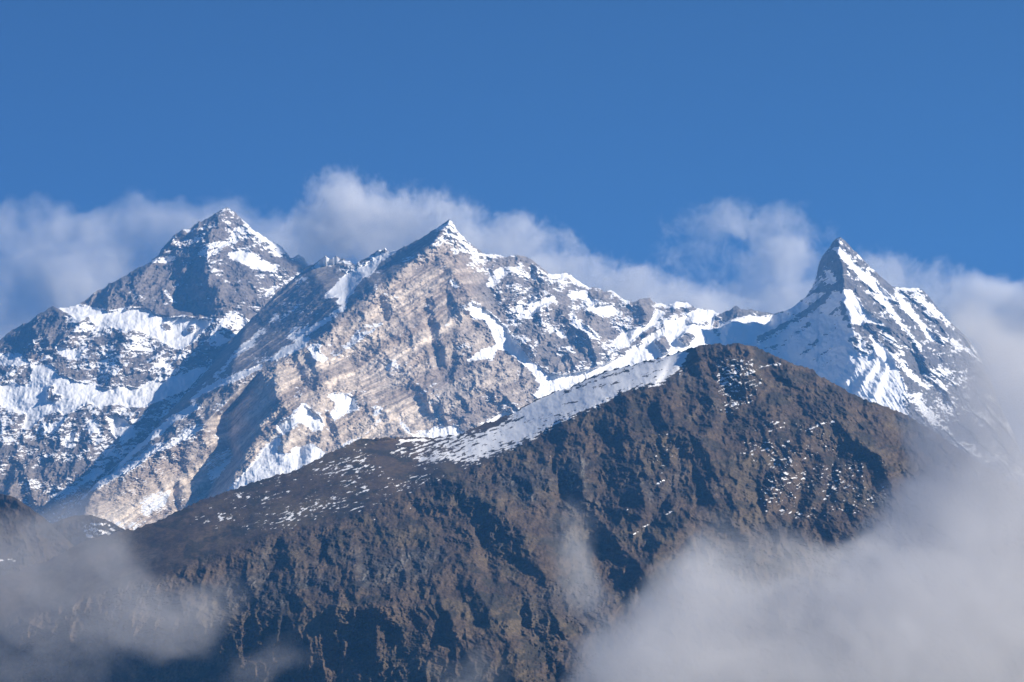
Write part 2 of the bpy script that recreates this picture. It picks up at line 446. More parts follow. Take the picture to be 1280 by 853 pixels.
C_PTS = dict(
    B0=(-60, 770, 17.6), B1=(40, 680, 18.7), B2=(130, 595, 19.55), B3=(225, 500, 20.35), B4=(310, 402, 21.5), B5=(386, 332, 22.1), B6=(437, 327, 22.0), B7=(487, 315, 21.65), B8=(530, 296, 21.15),
    S=(561, 274, 20.6), R1=(602, 316, 20.9), R2=(660, 321, 21.2), R3=(700, 342, 21.3), R4=(762, 361, 21.5), R5=(812, 372, 21.6), R6=(860, 378, 21.7), R7=(900, 390, 21.8), R8=(1060, 500, 22),
    K1=(541, 303, 20.35), K2=(505, 335, 20.05), K3=(470, 358, 19.85), K4=(430, 392, 19.6), K5=(392, 428, 19.35), K6=(350, 448, 19.3), K7=(330, 462, 19.2),
    M1=(285, 478, 19.2), M2=(235, 512, 19.05), M3=(185, 548, 18.85), M4=(117, 606, 18.35), M5=(60, 660, 17.8),
    G1=(300, 490, 19.0), G2=(250, 536, 18.65), G3=(190, 563, 18.55), G4=(115, 614, 18.15), G5=(105, 645, 17.9), G6=(80, 720, 17.2),
    Q1=(318, 476, 19.2), Q2=(287, 510, 19.2), Q3=(284, 545, 18.95), Q4=(290, 570, 18.75), Q5=(262, 610, 18.55), Q6=(235, 655, 18.1), Q7=(200, 740, 17.3),
    E1=(338, 468, 18.95), E2=(346, 500, 18.6), E3=(325, 535, 18.4), E4=(305, 570, 18.2), E5=(280, 620, 17.9), E6=(260, 700, 17.3),
    F1=(400, 500, 18.65), F2=(410, 560, 18.2), F3=(480, 480, 19.05), F4=(500, 545, 18.45), F5=(560, 400, 19.65), F6=(545, 545, 18.5), F7=(600, 450, 19.3), F8=(590, 380, 19.8), F9=(640, 520, 18.9),
    H1=(615, 395, 19.95), H2=(640, 425, 19.75), H3=(680, 467, 19.55), H4=(672, 500, 19.2), H5=(740, 465, 19.8),
    I1=(690, 380, 20.5), I2=(740, 420, 20.2), I3=(790, 440, 20.3), I4=(820, 410, 20.8), I5=(860, 430, 20.6), I6=(900, 430, 20.9), I7=(800, 470, 19.9), I8=(640, 370, 20.35),
    Z0=(-60, 800, 17.2), Z1=(400, 700, 17.0), Z2=(700, 700, 17.4), Z3=(1060, 700, 18.5))
C_LINES = ["S K1 K2 K3 K4 K5 K6 K7 M1 M2 M3 M4 M5", "K7 G1 G2 G3 G4 G5 G6", "K7 Q1 Q2 Q3 Q4 Q5 Q6 Q7", "K7 E1 E2 E3 E4 E5 E6", "H1 H2 H3 H4", "H3 H5 I3", "R3 I1 I2", "S B8 B7 B6 B5 B4 B3 B2 B1"]
C_SPURS = [([(330, 462), (285, 477), (235, 513), (185, 548), (150, 580), (117, 605)], 70, 7), ([(300, 490), (250, 535), (190, 562), (140, 596), (115, 613)], 50, 6),
           ([(563, 280), (568, 320), (585, 350), (588, 385), (570, 430), (545, 470)], 110, 28),
           ([(600, 318), (610, 345), (615, 385)], -90, 14), ([(640, 322), (640, 350), (655, 400), (672, 455)], 150, 26),
           ([(660, 325), (672, 350), (650, 385)], -60, 12), ([(688, 345), (680, 370), (665, 395)], 60, 12),
           ([(712, 345), (690, 372), (712, 395), (735, 415), (750, 432)], 180, 24), ([(760, 363), (765, 378), (738, 390)], 60, 14),
           ([(740, 375), (760, 390), (785, 415)], 110, 16), ([(745, 400), (765, 405), (790, 420)], -90, 14),
           ([(812, 374), (808, 395), (790, 425), (770, 445)], 90, 14), ([(850, 380), (835, 400), (825, 425)], 110, 14), ([(868, 388), (865, 410), (850, 430)], 70, 12),
           ([(530, 370), (535, 400), (545, 440), (553, 480)], -70, 10), ([(570, 425), (560, 460), (556, 480)], -80, 9), ([(470, 375), (480, 395), (478, 405)], -70, 9),
           ([(440, 450), (445, 490), (430, 520)], -60, 10), ([(400, 440), (410, 470), (395, 500)], 60, 14), ([(380, 500), (365, 535), (350, 580)], 110, 20), ([(407, 515), (415, 555)], -110, 9),
           ([(392, 555), (385, 580)], 60, 12), ([(350, 470), (352, 500), (365, 520)], 60, 12), ([(340, 462), (336, 485)], -60, 6),
           ([(437, 330), (410, 357), (370, 395), (330, 425)], 45, 12), ([(470, 325), (440, 355), (420, 378)], 40, 10), ([(186, 590), (200, 620)], -50, 8), ([(215, 600), (222, 640)], -80, 7), ([(160, 590), (150, 630)], 50, 12), ([(240, 560), (235, 600)], 50, 14),
           ([(500, 500), (520, 540)], 50, 12), ([(470, 500), (480, 540)], -40, 10), ([(620, 460), (610, 500)], -40, 10)]
C_SNOW = [
    ('p', .24, [(386, 332), (420, 321), (500, 311), (540, 300), (430, 392), (330, 460), (120, 605), (60, 660), (130, 595), (310, 402)]),
    ('p', .08, [(545, 302), (600, 318), (640, 420), (670, 480), (640, 520), (560, 545), (450, 550), (300, 610), (240, 650), (105, 650), (117, 612), (250, 535), (330, 462), (430, 392)]),
    ('p', .36, [(600, 316), (700, 342), (812, 372), (897, 390), (900, 430), (760, 462), (700, 470), (660, 440), (620, 380)]),
    ('p', .30, [(655, 330), (690, 345), (660, 400), (645, 370)]),
    ('p', .12, [(725, 385), (760, 400), (780, 420), (752, 425), (735, 405), (715, 390)]), ('p', .12, [(670, 430), (720, 400), (745, 425), (720, 460), (690, 467)]),
    ('p', .85, [(537, 305), (553, 296), (559, 286), (578, 296), (600, 315), (590, 315), (572, 299), (559, 299), (547, 308)]),
    ('p', .45, [(555, 290), (600, 318), (612, 345), (590, 345), (570, 325)]),
    ('p', 1., [(588, 378), (602, 382), (620, 397), (632, 408), (640, 420), (640, 440), (622, 437), (617, 450), (597, 450), (580, 452), (607, 435), (625, 430), (622, 412), (607, 402), (587, 395)]),
    ('p', 1., [(600, 384), (615, 392), (632, 412), (645, 427), (662, 446), (682, 466), (705, 468), (730, 463), (750, 458), (775, 445), (790, 448), (760, 464), (712, 487), (672, 502), (670, 490), (676, 482), (664, 464), (645, 448), (632, 440), (620, 430)]),
    ('p', 1., [(762, 432), (775, 417), (807, 407), (820, 387), (830, 390), (825, 400), (850, 400), (865, 387), (895, 392), (890, 405), (890, 417), (907, 430), (900, 436), (862, 440), (845, 444), (835, 449), (815, 454), (787, 464), (760, 466), (785, 440), (775, 435)]),
    ('p', .05, [(818, 427), (830, 420), (840, 437), (828, 442)]), ('p', .12, [(848, 425), (858, 415), (870, 420), (860, 432)]), ('s', .15, 4, [(790, 430), (815, 412), (830, 405)]), ('s', .2, 4, [(860, 400), (885, 405)]), ('s', .1, 5, [(775, 440), (800, 428)]),
    ('p', 1., [(740, 385), (745, 381), (765, 381), (775, 388), (768, 395), (752, 397)]),
    ('p', .9, [(706, 370), (725, 362), (733, 362), (740, 372), (750, 378), (738, 380), (728, 372), (715, 374)]),
    ('p', .9, [(655, 392), (665, 375), (690, 368), (700, 380), (690, 380), (675, 385), (660, 400)]), ('p', .9, [(645, 380), (657, 380), (655, 395), (648, 397)]),
    ('p', .8, [(607, 357), (615, 345), (628, 333), (632, 338), (622, 355), (612, 360)]), ('p', .9, [(695, 412), (705, 410), (710, 420), (703, 425), (697, 420)]),
    ('p', .85, [(712, 392), (730, 405), (750, 422), (745, 425), (728, 415), (712, 405)]), ('p', .8, [(707, 435), (714, 434), (722, 442), (714, 441)]),
    ('s', .8, 4, [(606, 319), (625, 319), (645, 320)]), ('s', .85, 4, [(688, 343), (712, 345), (737, 361)]), ('s', .8, 5, [(770, 368), (785, 378)]), ('s', .85, 6, [(820, 380), (842, 382), (862, 381)]), ('s', .9, 6, [(872, 387), (897, 391)]),
    ('p', .95, [(380, 505), (402, 522), (407, 535), (392, 540), (375, 527), (365, 535), (352, 545), (345, 530), (365, 520)]),
    ('p', 1., [(280, 618), (305, 590), (320, 572), (330, 558), (345, 545), (352, 548), (345, 565), (362, 568), (365, 560), (382, 557), (392, 555), (410, 568), (370, 589), (320, 608)]),
    ('p', .9, [(407, 492), (425, 490), (440, 495), (450, 512), (435, 515), (420, 525), (412, 520), (420, 505)]), ('p', .7, [(467, 510), (480, 508), (475, 518), (467, 522)]),
    ('p', .9, [(535, 540), (545, 532), (570, 530), (580, 540), (575, 549), (537, 550)]), ('p', .75, [(497, 520), (505, 530), (520, 545), (512, 545), (502, 535)]),
    ('p', .95, [(600, 530), (630, 513), (645, 517), (610, 538)]), ('p', .75, [(515, 540), (535, 535), (535, 550), (518, 550)]), ('s', .8, 4, [(430, 555), (455, 545), (475, 525)]),
    ('p', .58, [(440, 420), (450, 408), (470, 402), (482, 405), (465, 415), (447, 430), (430, 440), (428, 433)]), ('p', .6, [(475, 455), (495, 450), (500, 460), (485, 465)]),
    ('p', .85, [(562, 348), (568, 350), (573, 360), (565, 358)]), ('p', .8, [(385, 435), (395, 430), (402, 440), (412, 450), (405, 455), (392, 450)]), ('s', .6, 3, [(555, 410), (570, 395)]),
    ('p', 1., [(460, 328), (476, 326), (462, 345), (452, 347), (442, 365), (430, 380), (420, 380), (425, 370), (405, 374), (395, 382), (420, 355), (432, 342)]),
    ('p', .95, [(460, 321), (482, 309), (498, 311), (487, 322), (470, 326)]), ('s', .7, 4, [(395, 331), (405, 323), (420, 324), (437, 330)]),
    ('p', .85, [(337, 452), (352, 435), (392, 420), (382, 432), (370, 440), (347, 450)]), ('s', .75, 7, [(430, 385), (400, 405), (372, 425)]), ('s', .62, 8, [(345, 395), (310, 430), (270, 470)]),
    ('p', .6, [(365, 405), (388, 398), (385, 412), (368, 428), (358, 425)]),
    ('s', .9, 6, [(325, 458), (285, 476), (252, 490), (240, 500)]), ('s', .97, 8, [(245, 508), (215, 526), (185, 549), (160, 568), (140, 588), (119, 604)]),
    ('s', .97, 8, [(250, 534), (232, 545), (210, 557), (190, 563), (165, 583), (140, 596), (117, 610)]),
    ('p', .6, [(255, 580), (285, 560), (292, 570), (270, 600), (262, 605)]), ('p', .55, [(180, 620), (215, 612), (205, 635), (180, 645)]), ('s', .6, 4, [(175, 625), (185, 645)]),
]

def rock_C(X, Y, Z, U, V, bias):
    w = SNOW_W(bias)
    face = sample(C_TAN, U, V)
    a, b = rot(X, Z, 14)
    r = ridged(a / 480, b / 800, 7, 0.52, 2.15, 43)
    # strata climbing to the right: a thin saw of ledges
    q = Z - X * 0.80 + 60 * fbm(X / 500, Z / 500, 3, .5, 2, 44)
    st = fbm(X / 1300, q / 95, 4, 0.7, 2.1, 48) * 30 + fbm(X / 600, q / 150, 3, 0.5, 2.0, 49) * 35
    a2, b2 = rot(X, Z, 42)
    fl = ridged(a2 / 900, b2 / 150, 6, 0.55, 2.1, 142) * 75 + fbm(X / 60, Z / 45, 4, 0.75, 2.1, 41) * 24
    flank = sample(C_FLANK, U, V)
    rr = r * (250 - 165 * face) + st * (0.5 + 0.9 * face) + fbm(X / 75, Z / 55, 4, 0.8, 2.1, 41) * (48 - 18 * face) * (.4 + 1.0 * sstep(-.25, .3, fbm(X / 600, Z / 450, 3, .5, 2, 204)))
    rr = rr + (62 - 48 * face) * crags(X, Z, 6)
    rr = rr * (1 - flank) + fl * flank
    f = flutes(X, Z, 10, 48, 45) * 10 * (1 - .6 * flank) + fbm(X / 300, Z / 300, 3, .5, 2, 46) * 22
    return rr * (1 - w) + (f + 0.2 * rr) * w

C_FLANK = sheet(0, [('p', 1., [(386, 325), (440, 345), (500, 318), (520, 300), (553, 282), (541, 303), (505, 333), (470, 356), (430, 388), (392, 424), (350, 446), (330, 462), (285, 478), (235, 512), (185, 546), (110, 606), (40, 700), (-80, 790), (-80, 720), (90, 620), (225, 490)]),
                    ('p', .8, [(330, 466), (300, 495), (252, 530), (190, 560), (115, 610), (185, 555), (240, 516)]), ('p', .8, [(322, 474), (336, 470), (344, 500), (322, 535), (302, 572), (270, 625), (255, 625), (288, 570), (284, 540), (288, 508)])], 5)
C_TAN = sheet(0, [('p', 1., [(545, 300), (590, 320), (600, 350), (590, 400), (560, 450), (545, 500), (560, 545), (450, 560), (280, 640), (90, 700), (105, 640), (115, 612), (250, 535), (330, 462), (400, 425), (470, 362)]),
                  ('p', .55, [(560, 450), (590, 400), (640, 440), (672, 490), (640, 520), (560, 545)])], 10)

def col_C(X, Y, Z, U, V, up):
    tan = sample(C_TAN, U + 8 * fbm(U / 20, V / 20, 4, .6, 2, 3), V)
    n = fbm(X / 420, Z / 320, 5, 0.55, 2.1, 51) * .5 + .5
    q = Z - X * 0.80 + 60 * fbm(X / 500, Z / 500, 3, .5, 2, 44)
    s = fbm(X / 1500, q / 85, 4, 0.75, 2.1, 52)
    s2 = fbm(X / 1500, q / 260, 4, 0.6, 2.0, 53)
    grey = mixc((.13, .12, .12), (.29, .245, .21), np.clip(n * 1.2 - .1 + .9 * s, 0, 1))
    tanc = mixc((.30, .235, .185), (.68, .57, .45), np.clip(.46 + 1.0 * s * (.4 + 1.2 * sstep(-.2, .3, fbm(X / 700, Z / 500, 3, .5, 2, 205))) + 1.6 * s2 + .35 * (n - .5), 0, 1))
    pale = sstep(.1, .5, fbm(X / 330, Z / 420, 4, .6, 2.1, 57)) * .5
    tanc = tanc * (1 - pale[..., None]) + np.array((.46, .40, .35)) * pale[..., None]
    return grey * (1 - tan[..., None]) + tanc * tan[..., None]

range_mesh("mountain", "tan banded rock peak with a long snowy ridge, standing between the other two peaks", MAT_ROCK,
           SKY_C, C_PTS, C_LINES, -60, 1040, 660, 1500, 560, rock_C, C_SNOW, .3, col_C, C_SPURS, calm=C_FLANK, spur_k=.85, crest_jag=2.2, seed=2)

# ================================================================== RIGHT PEAK
SKY_R = [(820, 500), (870, 430), (885, 412), (891, 402), (900, 393), (907, 388), (914, 386), (920, 382), (927, 387), (940, 387), (950, 389), (967, 392), (977, 390), (987, 386), (995, 381), (1007, 371), (1015, 360), (1020, 347), (1022, 337), (1024, 327),
         (1032, 315), (1040, 304), (1045, 298), (1049, 296), (1056, 300), (1065, 310), (1075, 320), (1083, 329), (1090, 335), (1098, 343), (1105, 349), (1115, 357), (1125, 359), (1132, 360), (1147, 360), (1154, 363), (1160, 369), (1170, 382), (1178, 392),
         (1185, 400), (1197, 410), (1210, 424), (1220, 438), (1227, 450), (1238, 475), (1252, 510), (1275, 560), (1310, 620), (1440, 760)]
R_PTS = dict(
    a0=(820, 500, 20.6), a1=(891, 402, 21.5), a2=(920, 382, 21.6), a3=(967, 392, 21.9), a4=(1000, 377, 21.6), a5=(1018, 350, 21.25), a6=(1030, 318, 20.9), S=(1049, 296, 20.7), a7=(1075, 320, 20.9), a8=(1115, 357, 21.2), a9=(1147, 360, 21.4), a10=(1185, 400, 21.4), a11=(1227, 450, 21.4), a12=(1440, 640, 21.4),
    k1=(1046, 312, 20.5), k2=(1053, 335, 20.3), k3=(1054, 360, 20.05), k4=(1057, 385, 19.85), k5=(1066, 415, 19.6), k6=(1080, 440, 19.35),
    m1=(1060, 457, 19.3), m2=(1036, 478, 19.35), m3=(1010, 500, 19.4),
    n1=(1117, 452, 19.3), n2=(1130, 480, 19.1), n3=(1140, 520, 18.8), n4=(1180, 560, 18.7), n5=(1090, 505, 18.9),
    p1=(1120, 400, 20.2), p2=(1150, 440, 20.05), p3=(1160, 480, 19.7), p4=(1200, 470, 20.3), p5=(1130, 380, 20.8), p6=(1175, 430, 20.6),
    q1=(940, 430, 21.1), q2=(905, 430, 20.9), q3=(980, 450, 20.6), q4=(960, 420, 21.2),
    z0=(820, 700, 18.6), z1=(1000, 700, 18), z2=(1200, 700, 18), z3=(1440, 700, 20))
R_LINES = ["S k1 k2 k3 k4 k5 k6 m1 m2 m3", "k6 n1 n2 n3", "a8 p1 p3"]
R_SPURS = [([(1049, 298), (1075, 330), (1105, 365), (1130, 400), (1160, 450), (1175, 490)], 120, 16), ([(1062, 325), (1090, 355), (1115, 385), (1135, 420), (1150, 470)], -110, 11),
           ([(1060, 350), (1085, 380), (1110, 420), (1135, 460), (1150, 500)], 110, 14), ([(1095, 400), (1115, 430), (1130, 455)], -80, 9), ([(1080, 420), (1100, 445)], 50, 8),
           ([(1147, 362), (1160, 390), (1190, 440), (1210, 480)], 100, 16), ([(1125, 370), (1150, 405), (1175, 440)], -70, 11),
           ([(1030, 345), (1005, 380), (970, 412), (940, 435)], 70, 9), ([(1045, 370), (1010, 405), (975, 435)], 60, 8), ([(1052, 395), (1020, 425), (990, 450)], 50, 8), ([(1030, 360), (1000, 392), (960, 425)], -40, 7),
           ([(1098, 447), (1085, 470), (1070, 492)], 45, 7), ([(1110, 455), (1100, 480), (1090, 500)], 45, 7), ([(1080, 447), (1066, 465), (1052, 482)], 40, 7),
           ([(920, 384), (925, 395), (915, 410)], 60, 12)]
R_SNOW = [
    ('p', .80, [(880, 405), (900, 396), (930, 396), (967, 393), (1000, 377), (1015, 362), (1050, 365), (1052, 400), (1062, 430), (1040, 478), (1000, 500), (880, 480)]),
    ('p', .10, [(891, 400), (907, 387), (920, 381), (927, 386), (967, 391), (950, 396), (930, 396), (905, 401)]),
    ('p', .13, [(1020, 347), (1024, 327), (1049, 296), (1056, 310), (1056, 345), (1050, 362), (1020, 368), (1005, 375)]),
    ('p', 1., [(935, 398), (967, 394), (960, 412), (940, 440), (900, 440), (893, 405)]), ('p', 1., [(995, 455), (1030, 425), (1060, 425), (1075, 440), (1040, 478), (1010, 470)]),
    ('s', .2, 7, [(948, 424), (975, 410), (1005, 392), (1035, 370)]), ('s', .25, 4, [(965, 436), (990, 420), (1012, 405)]), ('s', .3, 4, [(1000, 440), (1030, 420), (1045, 410)]), ('s', .3, 3, [(1010, 384), (1040, 362)]), ('s', .35, 2, [(1025, 460), (1045, 445)]), ('s', .35, 2, [(1015, 452), (1040, 433)]),
    ('p', .33, [(1055, 300), (1115, 357), (1147, 360), (1227, 450), (1200, 520), (1150, 560), (1130, 480), (1080, 420), (1060, 345)]),
    ('p', .12, [(1110, 395), (1130, 412), (1150, 440), (1155, 470), (1140, 462), (1122, 440), (1105, 410)]),
    ('p', .55, [(1115, 358), (1147, 360), (1160, 370), (1175, 390), (1200, 415), (1190, 415), (1165, 390), (1140, 375), (1120, 370)]),
    ('p', 1., [(1040, 310), (1047, 308), (1055, 312), (1070, 327), (1100, 357), (1120, 377), (1105, 372), (1082, 352), (1060, 330), (1047, 317)]), ('s', .9, 3, [(1046, 298), (1052, 305)]),
    ('p', 1., [(1032, 340), (1037, 338), (1045, 354), (1040, 355)]),
    ('p', 1., [(1057, 360), (1065, 362), (1080, 385), (1100, 400), (1105, 407), (1082, 402), (1080, 407), (1067, 405), (1058, 392), (1056, 380), (1052, 372)]),
    ('p', .95, [(1092, 365), (1110, 377), (1125, 402), (1135, 417), (1127, 412), (1115, 390), (1100, 380)]), ('p', 1., [(1120, 365), (1135, 382), (1150, 400), (1172, 425), (1166, 427), (1143, 402), (1128, 386)]),
    ('p', 1., [(1087, 418), (1102, 430), (1120, 452), (1105, 453), (1095, 442)]), ('p', .9, [(1055, 400), (1062, 410), (1070, 420), (1060, 422), (1052, 422), (1056, 412)]), ('p', .95, [(1130, 450), (1140, 463), (1152, 477), (1145, 478), (1130, 465)]),
    ('p', .9, [(1074, 420), (1080, 428), (1082, 440), (1074, 436)]), ('s', .8, 3, [(1105, 412), (1120, 430), (1130, 445)]), ('s', .8, 3, [(1128, 408), (1140, 420), (1150, 432)]),
    ('p', 1., [(1037, 478), (1057, 455), (1080, 440), (1095, 445), (1117, 452), (1127, 470), (1132, 485), (1125, 500), (1137, 520), (1105, 512), (1075, 500)]),
    ('p', .95, [(1142, 492), (1150, 497), (1165, 517), (1175, 532), (1170, 532), (1155, 517), (1145, 505)]), ('s', .8, 4, [(1150, 480), (1162, 485)]), ('s', .75, 3, [(1172, 476), (1182, 487)]), ('s', .8, 3, [(1190, 425), (1222, 450)]),
]

def rock_R(X, Y, Z, U, V, bias):
    w = SNOW_W(bias)
    left = sstep(1062, 1040, U)
    wx = 130 * fbm(X / 420, Z / 420, 3, .5, 2, 66)
    a1, b1 = rot(X + wx, Z, 40); a2, b2 = rot(X + wx, Z, -42)
    r1 = ridged(a1 / 260, b1 / 1100, 6, .52, 2.15, 63); r2 = ridged(a2 / 300, b2 / 1100, 6, .52, 2.15, 64)
    rr = (r1 * (1 - left) + r2 * left * .6) * 160 + fbm(X / 80, Z / 60, 4, 0.75, 2.1, 61) * 34 + 50 * crags(X, Z, 7)
    f = flutes(X, Z, 20, 44, 65) * 15
    return rr * (1 - w) + (f * (1 - .6 * left) + 0.3 * rr) * w

def col_R(X, Y, Z, U, V, up):
    n = fbm(X / 350, Z / 300, 5, 0.6, 2.1, 71) * .5 + .5
    return mixc((.095, .09, .092), (.185, .165, .15), np.clip(n * 1.4 - .2, 0, 1))

range_mesh("mountain", "steep pointed snow horn with dark rock stripes, right of the tan peak", MAT_ROCK,
           SKY_R, R_PTS, R_LINES, 830, 1435, 690, 950, 520, rock_R, R_SNOW, .3, col_R, R_SPURS, seed=3)

# ================================================================== BROWN FOOTHILL
SKY_F = [(-170, 760), (-60, 735), (0, 722), (60, 700), (110, 675), (155, 663), (175, 659), (195, 652), (225, 638), (250, 626), (290, 612), (320, 602), (365, 589), (402, 571), (430, 557), (452, 549), (470, 548), (495, 546), (520, 547), (537, 547), (570, 544), (602, 532), (640, 517), (650, 510), (672, 499),
         (690, 491), (712, 485), (735, 472), (755, 464), (790, 456), (825, 447), (840, 442), (860, 436), (880, 431), (900, 430), (910, 431), (920, 430), (935, 430), (950, 436), (970, 446), (992, 456), (1005, 459), (1015, 461), (1027, 471), (1045, 481), (1057, 487),
         (1075, 497), (1100, 506), (1125, 515), (1145, 526), (1160, 535), (1200, 562), (1280, 612), (1440, 700)]
F_PTS = dict(
    a0=(-170, 760, 9.4), a1=(60, 700, 9.4), a2=(195, 652, 9.4), a3=(320, 602, 9.8), a4=(430, 557, 10.15), a5=(540, 547, 10.5), a6=(640, 517, 10.6), a7=(755, 464, 10.55), a8=(840, 442, 10.3), a9=(900, 430, 10.1), a10=(935, 430, 10.0), a11=(1015, 461, 9.9), a12=(1100, 506, 9.7), a13=(1160, 535, 9.6), a14=(1440, 700, 9.2),
    r0=(855, 446, 10.05), r1=(825, 484, 9.75), r2=(815, 483, 9.7), r3=(780, 497, 9.65), r4=(715, 527, 9.6), r5=(660, 558, 9.5), r6=(600, 586, 9.35), r7=(560, 598, 9.2), r8=(500, 625, 9.05), r9=(430, 655, 8.85), r10=(355, 672, 8.75), r11=(270, 702, 8.6), r12=(200, 730, 8.5), r13=(0, 790, 8.8),
    c1=(830, 500, 9.55), c2=(870, 545, 9.15), c3=(905, 600, 8.85), c4=(780, 560, 9.15), c5=(700, 590, 9.05), c6=(640, 640, 8.65), c7=(690, 735, 8.1), c8=(560, 660, 8.65), c9=(740, 690, 8.5),
    d1=(885, 560, 9.1), d2=(940, 500, 9.5), d3=(1000, 540, 9.2), d4=(1040, 527, 9.3), d5=(1110, 575, 9.0), d6=(1000, 640, 8.6), d7=(1090, 660, 8.4), d8=(920, 660, 8.4), d9=(830, 690, 8.3), d10=(1200, 640, 8.7),
    e1=(430, 760, 7.8), e2=(550, 760, 7.75), e3=(250, 780, 8.1), e4=(800, 780, 7.8), e5=(1000, 760, 7.8),
    z0=(-170, 900, 9.2), z1=(300, 900, 7.8), z2=(700, 900, 7.1), z3=(1100, 900, 7.1), z4=(1440, 900, 7.2))
F_LINES = ["a9 r0 r1 r2 r3 r4 r5 r6 r7 r8 r9 r10 r11 r12 r13", "r2 c1 c2 c3", "r7 c6 c7", "a13 d4 d3"]
F_SPURS = [([(560, 700), (600, 745), (640, 800), (660, 870)], 90, 26), ([(500, 700), (540, 750), (560, 800)], -60, 14), ([(745, 660), (790, 690), (830, 740)], 80, 20), ([(690, 600), (730, 650), (760, 700)], -80, 16),
           ([(600, 640), (600, 690), (620, 740)], -60, 12), ([(1080, 500), (1110, 540), (1150, 600)], 60, 14), ([(980, 460), (1010, 500), (1040, 525)], 50, 14), ([(640, 750), (670, 800), (700, 860)], -70, 14), ([(430, 700), (460, 750), (520, 800)], 60, 18),
           ([(818, 486), (835, 505), (870, 545), (905, 590), (925, 640)], 110, 28), ([(860, 440), (845, 475), (862, 515), (880, 545)], -110, 18), ([(870, 436), (880, 470), (893, 500), (890, 530)], 70, 14),
           ([(905, 432), (935, 470), (965, 520), (975, 560)], 80, 22), ([(900, 470), (912, 500), (905, 540)], -70, 14), ([(940, 440), (990, 490), (1015, 540)], -60, 14),
           ([(1045, 528), (1075, 548), (1100, 575), (1120, 620)], 100, 18), ([(1040, 530), (1000, 560), (975, 600), (950, 640)], 80, 16), ([(1050, 550), (1040, 600), (1020, 650)], -80, 14), ([(1075, 575), (1080, 620), (1065, 660)], 60, 12), ([(1000, 580), (1005, 620), (985, 670)], -70, 12),
           ([(1025, 640), (1045, 660), (1090, 700)], 90, 18), ([(940, 600), (955, 650), (965, 690)], -70, 12), ([(950, 690), (900, 640), (880, 600)], 60, 14),
           ([(900, 620), (860, 650), (820, 690), (790, 740)], 70, 16), ([(850, 600), (820, 640), (800, 680)], -90, 14),
           ([(780, 510), (790, 550), (810, 600), (800, 640)], 70, 20), ([(745, 525), (750, 570), (760, 620)], -60, 14), ([(720, 530), (722, 580), (735, 630)], 60, 14), ([(690, 545), (695, 590), (700, 640)], -60, 12), ([(660, 565), (668, 610)], 50, 12),
           ([(565, 602), (610, 625), (650, 665), (685, 730), (700, 800)], 150, 40), ([(640, 610), (680, 660), (710, 700)], -110, 20), ([(580, 660), (590, 720), (620, 780)], 60, 20),
           ([(430, 660), (440, 700), (450, 760)], 60, 16), ([(400, 665), (402, 710)], -60, 12), ([(360, 675), (365, 720), (380, 770)], 60, 14), ([(340, 680), (335, 730)], -60, 12), ([(310, 692), (312, 740)], 50, 12), ([(285, 700), (280, 745)], -50, 10),
           ([(520, 625), (525, 660), (515, 700)], -60, 14), ([(480, 640), (490, 690), (520, 740)], 60, 16), ([(255, 705), (262, 740)], 50, 10), ([(500, 740), (470, 790), (480, 840)], 60, 20), ([(560, 760), (540, 810)], -50, 14),
           ([(330, 610), (300, 640), (250, 690)], -25, 16), ([(450, 560), (400, 610), (340, 660)], 20, 20), ([(255, 640), (230, 660), (195, 690)], -40, 9)]
F_SNOW_AREAS = [
    ('p', .31, [(215, 648), (320, 602), (430, 556), (450, 550), (540, 560), (560, 597), (500, 625), (430, 648), (330, 668), (250, 662)]),
    ('p', .12, [(460, 552), (520, 552), (530, 575), (500, 590), (470, 580)]),
    ('p', .50, [(480, 570), (500, 552), (540, 549), (600, 535), (640, 555), (600, 583), (560, 580), (530, 577), (500, 576)]),
    ('p', .60, [(560, 575), (600, 545), (640, 517), (672, 499), (700, 490), (700, 530), (660, 553), (635, 567), (600, 582), (575, 584)]),
    ('p', .74, [(640, 517), (672, 497), (712, 483), (755, 462), (790, 454), (825, 445), (860, 437), (854, 460), (825, 484), (815, 481), (780, 491), (750, 507), (720, 520), (690, 536), (660, 548), (640, 545)]),
    ('p', .37, [(895, 445), (950, 450), (960, 480), (935, 510), (905, 520), (893, 490)]), ('p', .27, [(960, 520), (1030, 530), (1060, 560), (960, 600), (900, 560)]), ('p', .22, [(780, 510), (830, 520), (860, 560), (830, 600), (800, 560)]),
    ('p', .25, [(1000, 560), (1120, 580), (1110, 640), (1000, 660), (940, 620)])]
F_SNOW_LINES = [
    ('s', .85, 4, [(500, 552), (540, 550), (570, 546)]),
    ('s', .7, 3, [(1042, 527), (1025, 530), (1005, 541), (985, 553), (965, 562)]), ('s', .6, 3, [(930, 568), (955, 558)]), ('s', .6, 3, [(900, 520), (905, 500), (925, 480), (948, 462)]), ('s', .65, 5, [(920, 470), (950, 458), (975, 455)]), ('s', .6, 4, [(895, 505), (910, 490), (935, 478)]),
    ('s', .55, 3, [(1050, 612), (1080, 600), (1110, 596)]), ('s', .6, 3, [(1020, 632), (1040, 615), (1055, 600)]), ('s', .55, 3, [(985, 590), (965, 610), (955, 630)]), ('s', .55, 3, [(950, 620), (960, 640), (975, 662)]),
    ('s', .6, 3, [(820, 605), (830, 600)]), ('s', .5, 4, [(790, 672), (810, 655), (840, 640)]), ('s', .55, 3, [(780, 640), (788, 637)]), ('s', .5, 3, [(460, 650), (500, 640), (540, 622)]), ('s', .5, 3, [(500, 612), (530, 605), (560, 596)])]
_fa = sheet(.04, F_SNOW_AREAS, 4.5); _fl = sheet(0, F_SNOW_LINES, .9)
